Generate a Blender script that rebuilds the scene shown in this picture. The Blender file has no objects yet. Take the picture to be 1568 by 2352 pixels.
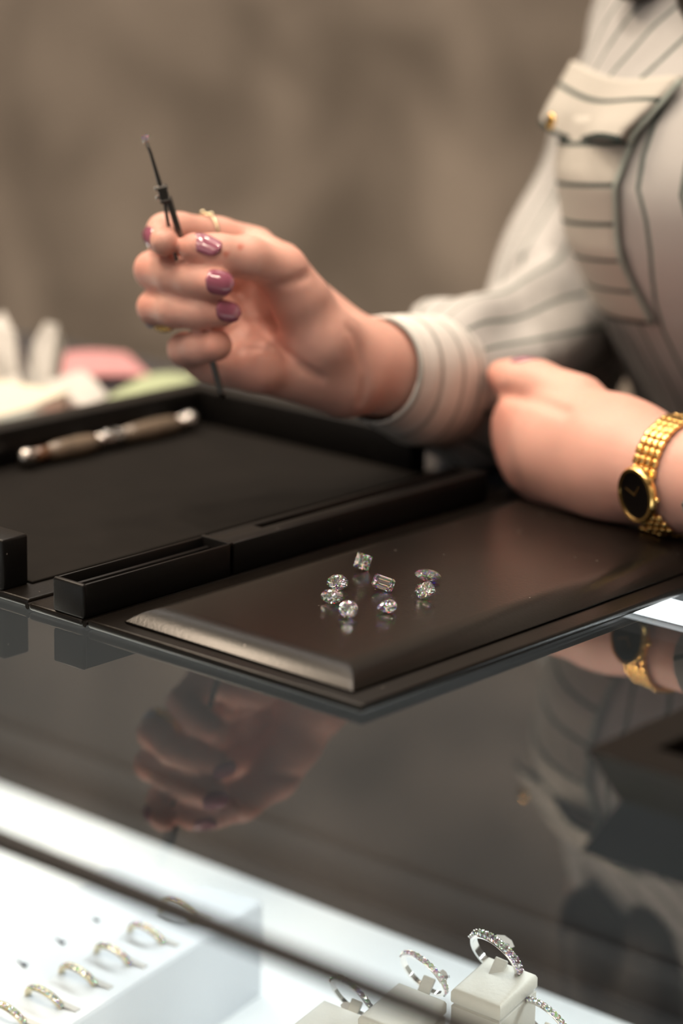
import bpy, bmesh, math, random
import numpy as np
from mathutils import Vector, Matrix
random.seed(7); rng = np.random.default_rng(7)
SC = bpy.context.scene; COL = SC.collection
PI = math.pi

# ------------------------------------------------------------------ camera
# world axes: X along the counter, Y across it (customer -> clerk), Z up; z = 0 is the top of the glass counter
FPX, PITCH, TH, ROLL, HCAM = 5885.0, math.radians(15.26), math.radians(49.0), math.radians(1.17), 0.275
s_, c_ = math.sin(TH), math.cos(TH)
Fh = np.array([-c_, s_, 0.]); R0 = np.array([s_, c_, 0.]); Z0 = np.array([0, 0, 1.])
FW = Fh*math.cos(PITCH) - Z0*math.sin(PITCH); U0 = Fh*math.sin(PITCH) + Z0*math.cos(PITCH)
RT = R0*math.cos(ROLL) + U0*math.sin(ROLL); UP = U0*math.cos(ROLL) - R0*math.sin(ROLL)
CAM = np.array([0, 0, HCAM])
def ray(px, py): return FW + RT*(px-784)/FPX - UP*(py-1176)/FPX
def D(px, py, t): return CAM + ray(px, py)*t                 # point at a measured distance along the view
def P(px, py, z):                                            # point on a horizontal surface of known height
    r = ray(px, py); return CAM + r*((z-HCAM)/r[2])
cam = bpy.data.cameras.new('camera'); camo = bpy.data.objects.new('camera', cam); COL.objects.link(camo)
cam.sensor_fit = 'HORIZONTAL'; cam.sensor_width = 24; cam.lens = FPX/1568*24
cam.clip_start = 0.05; cam.clip_end = 50
m = Matrix.Identity(4)
for i in range(3): m[i][0], m[i][1], m[i][2], m[i][3] = RT[i], UP[i], -FW[i], CAM[i]
camo.matrix_world = m
cam.dof.use_dof = True; cam.dof.focus_distance = 0.905; cam.dof.aperture_fstop = 4.4
SC.camera = camo
SC.view_settings.view_transform = 'Standard'; SC.view_settings.look = 'None'
SC.view_settings.exposure = 0.0; SC.view_settings.gamma = 1.0; SC.view_settings.use_curve_mapping = False
SC.cycles.use_denoising = True
SC.cycles.max_bounces = 32; SC.cycles.transparent_max_bounces = 24; SC.cycles.transmission_bounces = 32; SC.cycles.glossy_bounces = 16; SC.cycles.diffuse_bounces = 4
SC.cycles.caustics_reflective = False; SC.cycles.caustics_refractive = False
SC.cycles.sample_clamp_indirect = 30.0

# ------------------------------------------------------------------ world and lamps
w = bpy.data.worlds.new('shop_air'); SC.world = w; w.use_nodes = True
bg = w.node_tree.nodes['Background']; bg.inputs[0].default_value = (1.0, 0.86, 0.72, 1); bg.inputs[1].default_value = 0.10
def area(name, loc, tgt, sx, sy, power, col, shape='RECTANGLE', spread=180):
    l = bpy.data.lights.new(name, 'AREA'); l.shape = shape; l.size = sx; l.size_y = sy; l.energy = power; l.color = col
    l.spread = math.radians(spread)
    o = bpy.data.objects.new(name, l); COL.objects.link(o); o.location = loc
    o.rotation_euler = (Vector(tgt)-Vector(loc)).to_track_quat('-Z', 'Y').to_euler(); return o
WARM = (1.0, 0.80, 0.60)
area('ceiling_panel', (-1.92, 0.50, 1.55), (-1.92, 0.50, 0), 0.42, 0.56, 27, WARM).rotation_euler = (0, 0, 0)
for x, y, e in [(-0.95, 0.55, 4), (-0.70, 0.30, 3), (-0.45, 0.75, 2.5), (-0.80, 1.05, 3), (-1.45, 1.1, 2), (-0.2, -0.3, 2), (-0.7, -0.5, 2), (-1.2, -0.2, 2), (0.3, 0.6, 2), (-1.3, 0.6, 2), (0.2, -0.8, 2), (-0.5, -1.1, 2), (-1.6, -0.9, 2), (-0.1, 0.3, 2)]:
    area('downlight', (x, y, 1.57), (x, y+0.04, 0), 0.085, 0.085, e*.85, (1.0, 0.84, 0.68), 'DISK', 120)  # overhead spots; most of them added for sparkle in gems and gold
area('lower_wall_fill', (-1.9, 1.55, -0.75), (-1.9, 2.2, -0.15), 2.6, 0.1, 2.4, (1.0, 0.90, 0.79))  # added unseen lamp, lightens the lower part of the back wall
area('upper_wall_fill', (-1.9, 1.5, 1.52), (-1.9, 2.2, 0.75), 2.8, 0.08, 18, (1.0, 0.95, 0.90))  # added unseen lamp, lightens the upper wall mirrored in the counter glass
area('gem_front_fill', (-0.6, -1.75, 0.75), (-0.6, 0, 0.65), 2.2, 0.7, 6, (1.0, 0.93, 0.86))  # added glowing panel behind the camera to brighten the gems, no real window
area('ceiling_fill', (-0.6, -0.9, 1.25), (-0.6, -0.7, 1.6), 2.4, 0.1, 28, (1.0, 0.88, 0.76))  # added uplight that brightens the ceiling for the gems, no cove is built
# light lines of the showcase: under the front edge of the glass top and along its back
area('showcase_light', (-0.75, 0.452, -0.006), (-0.75, 0.58, -0.19), 1.9, 0.012, 0.8, (0.90, 0.97, 1.0))
area('showcase_light', (-0.75, 0.7600, -0.0175), (-0.75, 0.66, -0.19), 1.9, 0.010, 3.0, (0.92, 0.98, 1.0))

# ------------------------------------------------------------------ materials
def mat(name, col=(.8, .8, .8), rough=.5, metal=0., spec=.5, var=0., scale=20., bump=0., bscale=60., bdist=.001, sss=0., emis=None, es=0., coat=0., coord='Object', sheen=0.):
    M = bpy.data.materials.new(name); M.use_nodes = True; nt = M.node_tree; b = nt.nodes['Principled BSDF']
    b.inputs['Base Color'].default_value = (*col, 1); b.inputs['Roughness'].default_value = rough
    b.inputs['Metallic'].default_value = metal; b.inputs['Specular IOR Level'].default_value = spec
    if coat: b.inputs['Coat Weight'].default_value = coat; b.inputs['Coat Roughness'].default_value = .08
    if sheen: b.inputs['Sheen Weight'].default_value = sheen
    tc = nt.nodes.new('ShaderNodeTexCoord')
    n = nt.nodes.new('ShaderNodeTexNoise'); n.inputs['Scale'].default_value = scale; n.inputs['Detail'].default_value = 3
    nt.links.new(tc.outputs[coord], n.inputs['Vector'])
    r = nt.nodes.new('ShaderNodeValToRGB'); v = var
    r.color_ramp.elements[0].position = .3; r.color_ramp.elements[1].position = .7
    r.color_ramp.elements[0].color = (*[max(0, c*(1-v)) for c in col], 1); r.color_ramp.elements[1].color = (*[min(1, c*(1+v)) for c in col], 1)
    nt.links.new(n.outputs['Fac'], r.inputs['Fac']); nt.links.new(r.outputs['Color'], b.inputs['Base Color'])
    if bump:
        n2 = nt.nodes.new('ShaderNodeTexNoise'); n2.inputs['Scale'].default_value = bscale; n2.inputs['Detail'].default_value = 4
        nt.links.new(tc.outputs[coord], n2.inputs['Vector'])
        bu = nt.nodes.new('ShaderNodeBump'); bu.inputs['Strength'].default_value = bump; bu.inputs['Distance'].default_value = bdist
        nt.links.new(n2.outputs['Fac'], bu.inputs['Height']); nt.links.new(bu.outputs['Normal'], b.inputs['Normal'])
    if sss:
        b.inputs['Subsurface Weight'].default_value = sss; b.inputs['Subsurface Radius'].default_value = (1, .35, .2); b.inputs['Subsurface Scale'].default_value = .004
    if emis: b.inputs['Emission Color'].default_value = (*emis, 1); b.inputs['Emission Strength'].default_value = es
    return M
def mixn(nt, fac, a, b):
    mx = nt.nodes.new('ShaderNodeMix'); mx.data_type = 'RGBA'
    for k, s in ((0, fac), (6, a), (7, b)):
        if hasattr(s, 'links') or isinstance(s, bpy.types.NodeSocket): nt.links.new(s, mx.inputs[k])
        elif k: mx.inputs[k].default_value = (*s, 1)
        else: mx.inputs[k].default_value = s
    return mx.outputs[2]
def math_(nt, op, a, b=0., c=None):
    n = nt.nodes.new('ShaderNodeMath'); n.operation = op
    for k, s in enumerate((a, b) if c is None else (a, b, c)):
        if isinstance(s, bpy.types.NodeSocket): nt.links.new(s, n.inputs[k])
        else: n.inputs[k].default_value = s
    return n.outputs[0]
def glass_sheet(name, gloss_boost=1.0, tint=(1, 1, 1)):
    M = bpy.data.materials.new(name); M.use_nodes = True; nt = M.node_tree; nt.nodes.clear()
    o = nt.nodes.new('ShaderNodeOutputMaterial'); mx = nt.nodes.new('ShaderNodeMixShader')
    t = nt.nodes.new('ShaderNodeBsdfTransparent'); t.inputs[0].default_value = (*tint, 1)
    g = nt.nodes.new('ShaderNodeBsdfGlossy'); g.inputs['Roughness'].default_value = 0.0; g.inputs['Color'].default_value = (1, 1, 1, 1)
    f = nt.nodes.new('ShaderNodeFresnel'); f.inputs['IOR'].default_value = 1.52
    geo = nt.nodes.new('ShaderNodeNewGeometry')
    k = math_(nt, 'MULTIPLY', f.outputs[0], gloss_boost)
    k = math_(nt, 'MULTIPLY', k, math_(nt, 'SUBTRACT', 1.0, geo.outputs['Backfacing']))
    k = math_(nt, 'MINIMUM', k, 1.0)
    nt.links.new(k, mx.inputs[0]); nt.links.new(t.outputs[0], mx.inputs[1]); nt.links.new(g.outputs[0], mx.inputs[2]); nt.links.new(mx.outputs[0], o.inputs[0])
    return M
def gem_material():
    M = bpy.data.materials.new('diamond'); M.use_nodes = True; nt = M.node_tree; nt.nodes.clear()
    o = nt.nodes.new('ShaderNodeOutputMaterial'); prev = None
    for col, ior in (((.76, .76, .76), 2.42), ((.24, 0, 0), 2.39), ((0, .24, 0), 2.42), ((0, 0, .24), 2.455)):
        g = nt.nodes.new('ShaderNodeBsdfGlass'); g.inputs['Color'].default_value = (*col, 1); g.inputs['IOR'].default_value = ior; g.inputs['Roughness'].default_value = 0
        if prev is None: prev = g.outputs[0]
        else:
            a = nt.nodes.new('ShaderNodeAddShader'); nt.links.new(prev, a.inputs[0]); nt.links.new(g.outputs[0], a.inputs[1]); prev = a.outputs[0]
    nt.links.new(prev, o.inputs[0]); return M
def leather(name, col, rough):
    M = mat(name, col, rough, spec=.24, var=.12, scale=35, bump=.25, bscale=900, bdist=.0002)
    nt = M.node_tree; b = nt.nodes['Principled BSDF']                      # scattered lint and dust specks
    tc = nt.nodes.new('ShaderNodeTexCoord'); v = nt.nodes.new('ShaderNodeTexVoronoi'); v.inputs['Scale'].default_value = 130
    nt.links.new(tc.outputs['Object'], v.inputs['Vector'])
    n = nt.nodes.new('ShaderNodeTexWhiteNoise'); nt.links.new(v.outputs['Color'], n.inputs['Vector'])
    k = math_(nt, 'MULTIPLY', math_(nt, 'LESS_THAN', v.outputs['Distance'], .045), math_(nt, 'GREATER_THAN', n.outputs['Value'], .45))
    src = b.inputs['Base Color'].links[0].from_socket
    nt.links.new(mixn(nt, math_(nt, 'MULTIPLY', k, .35), src, (.45, .4, .36)), b.inputs['Base Color']); return M
def striped(name, base, line, period, width, rough=.8, sss=0):
    M = mat(name, base, rough, spec=.25, var=.03, scale=30, bump=.15, bscale=500, bdist=.0002)
    nt = M.node_tree; b = nt.nodes['Principled BSDF']; uv = nt.nodes.new('ShaderNodeUVMap'); uv.uv_map = 'UVMap'
    sx = nt.nodes.new('ShaderNodeSeparateXYZ'); nt.links.new(uv.outputs[0], sx.inputs[0])
    fr = math_(nt, 'FRACT', math_(nt, 'DIVIDE', sx.outputs[0], period)); k = math_(nt, 'LESS_THAN', fr, width/period)
    src = b.inputs['Base Color'].links[0].from_socket
    nt.links.new(mixn(nt, k, src, line), b.inputs['Base Color'])
    return M
M = {}
M['leather'] = leather('black_brown_leatherette', (.0060, .0046, .0036), .30)
M['leather_soft'] = leather('black_brown_cushion_leatherette', (.0062, .0048, .0037), .27)
M['leather_wall'] = leather('black_leatherette_wrap', (.0050, .0044, .0041), .40)
M['leather_flat'] = mat('black_leatherette_matte', (.006, .005, .0042), .5, spec=.08, var=.1, scale=40, bump=.2, bscale=900, bdist=.0002)
M['leather_soft'].node_tree.nodes['Principled BSDF'].inputs['Specular IOR Level'].default_value = .34
M['pen_metal'] = mat('pen_metal', (.42, .40, .38), .22, metal=1, var=.05)
M['leather_matte'] = mat('dark_suede', (.0065, .0052, .0042), .75, spec=.12, var=.15, scale=60, bump=.2, bscale=900, bdist=.0002)
M['skin'] = mat('skin', (.70, .39, .32), .48, spec=.4, var=.10, scale=28, bump=.12, bscale=420, bdist=.0004, sss=.25)
M['nail'] = mat('mauve_nail_polish', (.33, .10, .155), .12, spec=.6, var=.04, scale=60, coat=.8)
M['gold'] = mat('gold', (.95, .62, .22), .2, metal=1, var=.03)
M['gold_pale'] = mat('pale_yellow_gold', (.78, .69, .47), .25, metal=1, var=.03)
M['white_gold'] = mat('white_gold', (.80, .79, .77), .13, metal=1, var=.03)
M['steel'] = mat('dark_steel', (.13, .125, .12), .32, metal=1, var=.05)
M['steel_light'] = mat('bright_steel', (.75, .74, .72), .15, metal=1, var=.03)
M['dial'] = mat('black_watch_dial', (.004, .003, .003), .3, spec=.3)
M['gem'] = gem_material()
M['opal'] = mat('pale_blue_stone', (.55, .58, .75), .15, spec=.8, var=.2, scale=200)
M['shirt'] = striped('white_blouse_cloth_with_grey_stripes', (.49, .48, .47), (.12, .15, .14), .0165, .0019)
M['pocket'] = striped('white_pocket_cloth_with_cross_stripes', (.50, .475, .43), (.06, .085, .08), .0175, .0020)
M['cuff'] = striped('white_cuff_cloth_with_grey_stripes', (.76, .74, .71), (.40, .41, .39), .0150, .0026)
M['piping'] = mat('grey_green_edge_of_cloth', (.36, .41, .38), .8, var=.05)
M['trousers'] = mat('black_trouser_cloth', (.02, .02, .022), .85, var=.1)
M['hair'] = mat('dark_brown_hair', (.030, .019, .013), .45, var=.3, scale=80, bump=.5, bscale=300, bdist=.001)
M['white'] = mat('white_display_board', (.86, .88, .88), .55, var=.01)
M['white_foam'] = mat('white_leatherette_display', (.64, .665, .69), .5, var=.02, bump=.1, bscale=500, bdist=.0002)
M['cream_leather'] = mat('cream_leatherette', (.52, .505, .45), .5, var=.03, scale=60, bump=.35, bscale=700, bdist=.0003)
M['paper'] = mat('white_paper', (.52, .505, .48), .8, var=.04, scale=40)
M['cream'] = mat('cream_paper', (.68, .63, .52), .8, var=.02)
M['pink'] = mat('pink_paper', (.54, .255, .265), .8, var=.03)
M['green'] = mat('pale_green_paper', (.36, .42, .26), .8, var=.03)
M['navy'] = mat('black_navy_card', (.015, .017, .03), .5)
M['ink'] = mat('grey_ink', (.10, .11, .13), .7)
M['black'] = mat('black_trim', (.006, .006, .007), .4)
M['case_back'] = mat('dark_grey_case_back', (.016, .0155, .0155), .6, spec=.2, var=.1)
M['cabinet'] = mat('dark_stained_wood', (.03, .023, .018), .35, var=.25, scale=6)
M['led'] = mat('white_led_tube', (1, 1, 1), .5, emis=(.93, .98, 1.0), es=4.0)
M['wood'] = mat('brown_turned_wood', (.09, .04, .018), .3, var=.3, scale=90, coat=.6)
M['ceramic'] = mat('grey_brown_resin', (.14, .105, .075), .3, var=.3, scale=200, coat=.5)
M['glass_top'] = glass_sheet('clear_counter_glass', 1.0, (.97, .985, .98))
M['glass_front'] = glass_sheet('clear_front_glass', .6, (.98, .99, .985))
M['glassy'] = mat('watch_crystal_rim', (.9, .9, .9), .05)

# wall: warm grey mottled plaster
def wall_mat():
    Mx = mat('warm_grey_mottled_plaster', (.25, .2, .16), .85, spec=.2, bump=.3, bscale=8, bdist=.01)
    nt = Mx.node_tree; b = nt.nodes['Principled BSDF']; tc = nt.nodes.new('ShaderNodeTexCoord')
    n1 = nt.nodes.new('ShaderNodeTexNoise'); n1.inputs['Scale'].default_value = 4.6; n1.inputs['Detail'].default_value = 3.5; n1.inputs['Distortion'].default_value = .5
    mp = nt.nodes.new('ShaderNodeMapping'); mp.inputs['Location'].default_value = (1.35, 0, .52)
    nt.links.new(tc.outputs['Object'], mp.inputs[0]); nt.links.new(mp.outputs[0], n1.inputs['Vector'])
    r = nt.nodes.new('ShaderNodeValToRGB'); r.color_ramp.elements[0].position = .36; r.color_ramp.elements[1].position = .64
    r.color_ramp.elements[0].color = (.17, .14, .112, 1); r.color_ramp.elements[1].color = (.36, .30, .245, 1)
    nt.links.new(n1.outputs['Fac'], r.inputs['Fac']); nt.links.new(r.outputs['Color'], b.inputs['Base Color']); return Mx
M['wall'] = wall_mat()
M['ceiling'] = mat('off_white_ceiling_paint', (.62, .58, .52), .9, var=.02)
M['floor'] = mat('dark_carpet', (.05, .045, .04), .95, var=.2)

# ------------------------------------------------------------------ object helpers
def tag(o, label=None, cat=None, group=None, kind=None):
    if label: o['label'] = label
    if cat: o['category'] = cat
    if group: o['group'] = group
    if kind: o['kind'] = kind
    return o
def thing(name, label, cat, loc=(0, 0, 0), group=None):
    o = bpy.data.objects.new(name, None); COL.objects.link(o); o.location = loc; o.empty_display_size = .01
    tag(o, label, cat, group); return o
def link(name, me, mat_, parent=None, smooth=False, angle=None):
    o = bpy.data.objects.new(name, me); COL.objects.link(o)
    for mm in (mat_ if isinstance(mat_, (list, tuple)) else [mat_]): me.materials.append(mm)
    if smooth: me.polygons.foreach_set('use_smooth', [True]*len(me.polygons))
    if angle:
        me.polygons.foreach_set('use_smooth', [True]*len(me.polygons)); me.set_sharp_from_angle(angle=math.radians(angle))
    if parent is not None:                                   # geometry is written in world space; parents are pure translations
        o.parent = parent; bpy_inv = Matrix.Translation(-wloc(parent)); me.transform(bpy_inv)
    return o
def wloc(o):
    l = Vector(o.location)
    while o.parent: o = o.parent; l += Vector(o.location)
    return l
class MB:
    def __init__(s): s.v = []; s.f = []; s.uv = {}; s.mi = []; s.cm = 0
    def add(s, vs, fs, uvs=None):
        n = len(s.v); s.v += [tuple(map(float, q)) for q in vs]
        for i, f in enumerate(fs):
            s.f.append(tuple(n+k for k in f)); s.mi.append(s.cm)
            if uvs: s.uv[len(s.f)-1] = [uvs[k] for k in f] if not isinstance(uvs[0], list) else uvs[i]
        return s
    def box(s, x0, x1, y0, y1, z0, z1):
        v = [(x, y, z) for x in (x0, x1) for y in (y0, y1) for z in (z0, z1)]
        return s.add(v, [(0, 1, 3, 2), (4, 6, 7, 5), (0, 4, 5, 1), (2, 3, 7, 6), (0, 2, 6, 4), (1, 5, 7, 3)])
    def rbox(s, c, ax, half, bev=0., seg=2):                  # oriented bevelled box; ax = three unit vectors
        bm = bmesh.new(); bmesh.ops.create_cube(bm, size=1)
        for v in bm.verts: v.co = Vector((v.co.x*2*half[0], v.co.y*2*half[1], v.co.z*2*half[2]))
        if bev: bmesh.ops.bevel(bm, geom=list(bm.edges), offset=bev, segments=seg, profile=.5, affect='EDGES')
        A = np.array(ax, float); c = np.array(c, float); bm.verts.index_update()
        vs = [c + A.T @ np.array(v.co) for v in bm.verts]; fs = [tuple(v.index for v in f.verts) for f in bm.faces]; bm.free()
        return s.add(vs, fs)
    def bb(s, x0, x1, y0, y1, z0, z1, bev=.001, seg=2):
        return s.rbox(((x0+x1)/2, (y0+y1)/2, (z0+z1)/2), np.eye(3), ((x1-x0)/2, (y1-y0)/2, (z1-z0)/2), bev, seg)
    def loft(s, rings, uvs=None, closed=True, cap=True):
        n = len(rings[0]); vs = [q for r in rings for q in r]; fs = []; fu = []
        for i in range(len(rings)-1):
            for j in range(n if closed else n-1):
                k = (j+1) % n; fs.append((i*n+j, i*n+k, (i+1)*n+k, (i+1)*n+j))
                if uvs: 
                    U = lambda a, b: uvs[a][b]
                    fu.append([U(i, j), U(i, j+1), U(i+1, j+1), U(i+1, j)])
        if cap and closed:
            fs += [tuple(range(n))[::-1], tuple((len(rings)-1)*n+k for k in range(n))]
            if uvs: fu += [[(0.5, .5)]*n]*2
        if uvs: return s.add(vs, fs, fu)
        return s.add(vs, fs)
    def tube(s, pts, rad, n=12, flat=1.0, nrm=None, cap=True):
        return s.loft(tube_rings(pts, rad, n, flat, nrm), cap=cap)
    def lathe(s, prof, c, axis, n=20):                        # prof = [(radius, along)]
        a, e1, e2 = frame(axis); c = np.array(c, float)
        return s.loft([[c + a*h + (e1*math.cos(t)+e2*math.sin(t))*max(r, 1e-6) for t in np.linspace(0, 2*PI, n, endpoint=False)] for r, h in prof])
    def build(s, name, mt, parent=None, smooth=False, angle=None):
        me = bpy.data.meshes.new(name); me.from_pydata(s.v, [], s.f); me.update()
        if s.uv:
            l = me.uv_layers.new(name='UVMap'); 
            for p in me.polygons:
                q = s.uv.get(p.index)
                if q:
                    for k, li in enumerate(p.loop_indices): l.data[li].uv = q[k]
        if any(s.mi): me.polygons.foreach_set('material_index', s.mi)
        bm = bmesh.new(); bm.from_mesh(me); bmesh.ops.recalc_face_normals(bm, faces=bm.faces); bm.to_mesh(me); bm.free()
        return link(name, me, mt, parent, smooth, angle)
def unit(a): a = np.array(a, float); return a/np.linalg.norm(a)
def frame(axis, hint=(0, 0, 1)):
    a = unit(axis); h = np.array(hint, float)
    if abs(a @ unit(h)) > .95: h = np.array([1., 0, 0])
    e1 = unit(h - a*(h @ a)); return a, e1, np.cross(a, e1)
def tube_rings(pts, rad, n=12, flat=1.0, nrm=None):
    pts = [np.array(p, float) for p in pts]; out = []; e1 = None
    if not hasattr(rad, '__len__'): rad = [rad]*len(pts)
    for i, p in enumerate(pts):
        t = unit(pts[min(i+1, len(pts)-1)] - pts[max(i-1, 0)])
        if e1 is None: _, e1, _ = frame(t, nrm if nrm is not None else (0.1, .2, 1))
        e1 = unit(e1 - t*(e1 @ t)); e2 = np.cross(t, e1)
        out.append([p + (e1*math.cos(a)*flat + e2*math.sin(a))*rad[i] for a in np.linspace(0, 2*PI, n, endpoint=False)])
    return out
def spline(pts, k=6):                                          # Catmull-Rom through the points
    P_ = [np.array(p, float) for p in pts]; P_ = [2*P_[0]-P_[1]] + P_ + [2*P_[-1]-P_[-2]]; out = []
    for i in range(1, len(P_)-2):
        for t in np.linspace(0, 1, k, endpoint=False):
            a, b, c, d = P_[i-1:i+3]
            out.append(.5*((2*b)+(c-a)*t+(2*a-5*b+4*c-d)*t*t+(3*b-a-3*c+d)*t**3))
    out.append(P_[-2]); return out
def torus_mb(mb, c, axis, R_, r, nr=40, nt=10, a0=0, a1=2*PI, wid=1.0):
    a, e1, e2 = frame(axis); c = np.array(c, float); rings = []
    full = abs(a1-a0-2*PI) < 1e-6
    for t in np.linspace(a0, a1, nr, endpoint=True):
        d = e1*math.cos(t)+e2*math.sin(t)
        rings.append([c + d*(R_+r*math.cos(q)) + a*r*wid*math.sin(q) for q in np.linspace(0, 2*PI, nt, endpoint=False)])
    mb.loft(rings, cap=not full); return mb

# ------------------------------------------------------------------ implicit surfaces for bodies
def cone_d(X, a, b, ra, rb):
    a = np.array(a, float); b = np.array(b, float); ba = b-a
    h = np.clip(((X-a) @ ba)/max(ba @ ba, 1e-12), 0, 1)
    return np.linalg.norm(X - a - h[..., None]*ba, axis=-1) - (ra + (rb-ra)*h)
def ell_d(X, c, ax, rr):
    q = (X-np.array(c)) @ np.array(ax, float).T; rr = np.array(rr, float)
    k0 = np.linalg.norm(q/rr, axis=-1); k1 = np.linalg.norm(q/(rr*rr), axis=-1)
    return k0*(k0-1)/np.maximum(k1, 1e-9)
def smin(a, b, k):
    h = np.clip(.5+.5*(b-a)/k, 0, 1); return b*(1-h)+a*h-k*h*(1-h)
def surface_nets(fn, lo, hi, h):
    lo = np.array(lo); n = np.ceil((np.array(hi)-lo)/h).astype(int)+1
    g = np.stack(np.meshgrid(*[lo[i]+h*np.arange(n[i]) for i in range(3)], indexing='ij'), -1)
    Fv = np.empty(tuple(n), float)
    for i in range(n[0]): Fv[i] = fn(g[i])
    ins = Fv < 0; cs = tuple(n-1); acc = np.zeros(cs+(3,)); cnt = np.zeros(cs)
    corners = [(i, j, k) for i in (0, 1) for j in (0, 1) for k in (0, 1)]
    sl = lambda o: tuple(slice(o[d], n[d]-1+o[d]) for d in range(3))
    for a in corners:
        for d in range(3):
            if a[d]: continue
            b = list(a); b[d] = 1; fa, fb = Fv[sl(a)], Fv[sl(b)]
            mk = (fa < 0) != (fb < 0); t = np.where(mk, fa/np.where(mk, fa-fb, 1), 0)
            for e in range(3): acc[..., e] += np.where(mk, a[e] + (t if e == d else 0), 0)
            cnt += mk
    act = cnt > 0; idx = -np.ones(cs, int); idx[act] = np.arange(act.sum())
    ijk = np.argwhere(act); V = lo + h*(ijk + acc[act]/cnt[act][:, None]); faces = []
    for d in range(3):
        e, f = [(1, 2), (2, 0), (0, 1)][d]
        A = np.moveaxis(ins, (d, e, f), (0, 1, 2)); I = np.moveaxis(idx, (d, e, f), (0, 1, 2))
        ch = A[:-1, 1:-1, 1:-1] != A[1:, 1:-1, 1:-1]; w_ = np.argwhere(ch)
        if not len(w_): continue
        x, y, z = w_.T; q = np.stack([I[x, y, z], I[x, y+1, z], I[x, y+1, z+1], I[x, y, z+1]], 1)
        out = A[x, y+1, z+1]; q[~out] = q[~out][:, ::-1]; faces.append(q)
    return V, np.concatenate(faces)
def relax(V, Fq, it=2, lam=.5):
    E = np.concatenate([Fq[:, [0, 1]], Fq[:, [1, 2]], Fq[:, [2, 3]], Fq[:, [3, 0]]]); E = np.concatenate([E, E[:, ::-1]])
    deg = np.bincount(E[:, 0], minlength=len(V))[:, None]
    for k in range(it):
        S = np.zeros_like(V); np.add.at(S, E[:, 0], V[E[:, 1]]); V = V + lam*(S/np.maximum(deg, 1)-V)
    return V
def sdf_field(groups):                                          # groups: [(blend inside, blend to the rest, [prims])]
    def prim(X, p):
        if p[0] == 'c': return cone_d(X, *p[1:])
        return ell_d(X, *p[1:])
    def fn(X):
        tot = None
        for ki, ko, ps in groups:
            d = None
            for p in ps:
                q = prim(X, p); d = q if d is None else smin(d, q, ki)
            tot = d if tot is None else smin(tot, d, ko)
        return tot
    return fn

# ================================================================== SETTING
def struct(name, mb, mt): o = mb.build(name, mt); o['kind'] = 'structure'; return o
FZ = -1.0
struct('floor', MB().box(-4.2, 1.6, -1.8, 2.2, FZ-.05, FZ), M['floor'])
struct('ceiling', MB().box(-4.2, 1.6, -1.8, 2.2, 1.6, 1.65), M['ceiling'])
struct('wall_back', MB().box(-4.2, 1.6, 2.2, 2.3, FZ, 1.6), M['wall'])
struct('wall_left', MB().box(-4.3, -4.2, -1.8, 2.2, FZ, 1.6), M['wall'])
struct('wall_right', MB().box(1.6, 1.7, -1.8, 2.2, FZ, 1.6), M['wall'])
struct('baseboard_back', MB().box(-4.2, 1.6, 2.18, 2.2, FZ, FZ+.1), M['cabinet'])

# ================================================================== GLASS SHOWCASE COUNTER
X0, X1, YF, YB, YC, ZF = -1.95, .45, .438, .922, .8065, -.200
ct = thing('display_counter', 'dark glass-topped jewellery counter with a brightly lit white showcase inside', 'counter', (-.75, .68, FZ))
MB().box(X0, X1, YF+.0032, YB, -.0014, 0).build('glass_top', M['glass_top'], ct)
MB().box(X0, X1, YF-.004, YF, ZF+.004, -.0040).build('front_glass', M['glass_front'], ct)
MB().bb(X0, X1, YF-.0030, YF+.0030, -.0036, .0003, .0006).build('edge_trim', M['black'], ct)
MB().box(X0+.02, X1-.02, YF+.003, YC, ZF-.02, ZF).build('showcase_floor', M['white'], ct)
mb = MB(); mb.box(X0+.02, X1-.02, YC, YC+.02, ZF-.02, -.0016)
mb.box(X0+.02, X1-.02, YC-.006, YC, ZF, ZF+.008); mb.box(X0+.02, X1-.02, YC-.003, YC, ZF+.022, ZF+.030)
mb.build('sliding_door_panel', M['case_back'], ct)
MB().bb(X0+.02, X1-.02, YC+.02, YB, -.06, -.0016, .001).build('rear_ledge', M['navy'], ct)
mb = MB(); mb.box(X0, X1, YF, YB, FZ+.08, ZF-.02); mb.box(X0+.03, X1-.03, YF+.04, YB-.03, FZ, FZ+.08)
mb.box(X0, X0+.02, YF+.003, YB, ZF-.02, -.0016); mb.box(X1-.02, X1, YF+.003, YB, ZF-.02, -.0016)
mb.build('cabinet', M['cabinet'], ct)
led = MB(); led.tube([(X0+.03, .7645, -.0075), (X1-.03, .7645, -.0075)], .0042, 10); led.build('light_tube', M['led'], ct)
mb = MB(); mb.box(X0+.03, X1-.03, .7700, .7730, -.022, -.0016); mb.box(X0+.03, X1-.03, .7590, .7730, -.0150, -.0125)
mb.build('light_channel', M['black'], ct)

# ================================================================== FOLDING PRESENTATION TRAY
tr = thing('presentation_tray', 'open black-brown leatherette folding presentation tray holding the loose diamonds', 'tray', (-.65, .70, .0005))
XH0, XH1, XR, TYF, TYB = -.6520, -.6225, -.4952, .5815, .8300
def frame_panel(mb, x0, x1, y0, y1, z0, z1): mb.bb(x0, x1, y0, y1, z0, z1, .0011, 3)
b = MB(); frame_panel(b, XH1+.0012, XR, TYF, TYB, .0005, .0036); b.build('base_panel', M['leather'], tr, angle=40)
b = MB(); frame_panel(b, XH0+.001, XH1-.001, TYF-.0005, TYB, .0005, .0032)
b.tube([(XH1, TYF, .0016), (XH1, TYB, .0016)], .0012, 8); b.tube([(XH0, TYF, .0016), (XH0, TYB, .0016)], .0012, 8)
b.build('hinge_spine', M['leather'], tr, angle=40)
b = MB(); frame_panel(b, -.8115, XH0-.0012, TYF+.0015, TYB, .0005, .0036); b.build('lid_panel', M['leather'], tr, angle=40)
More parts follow.
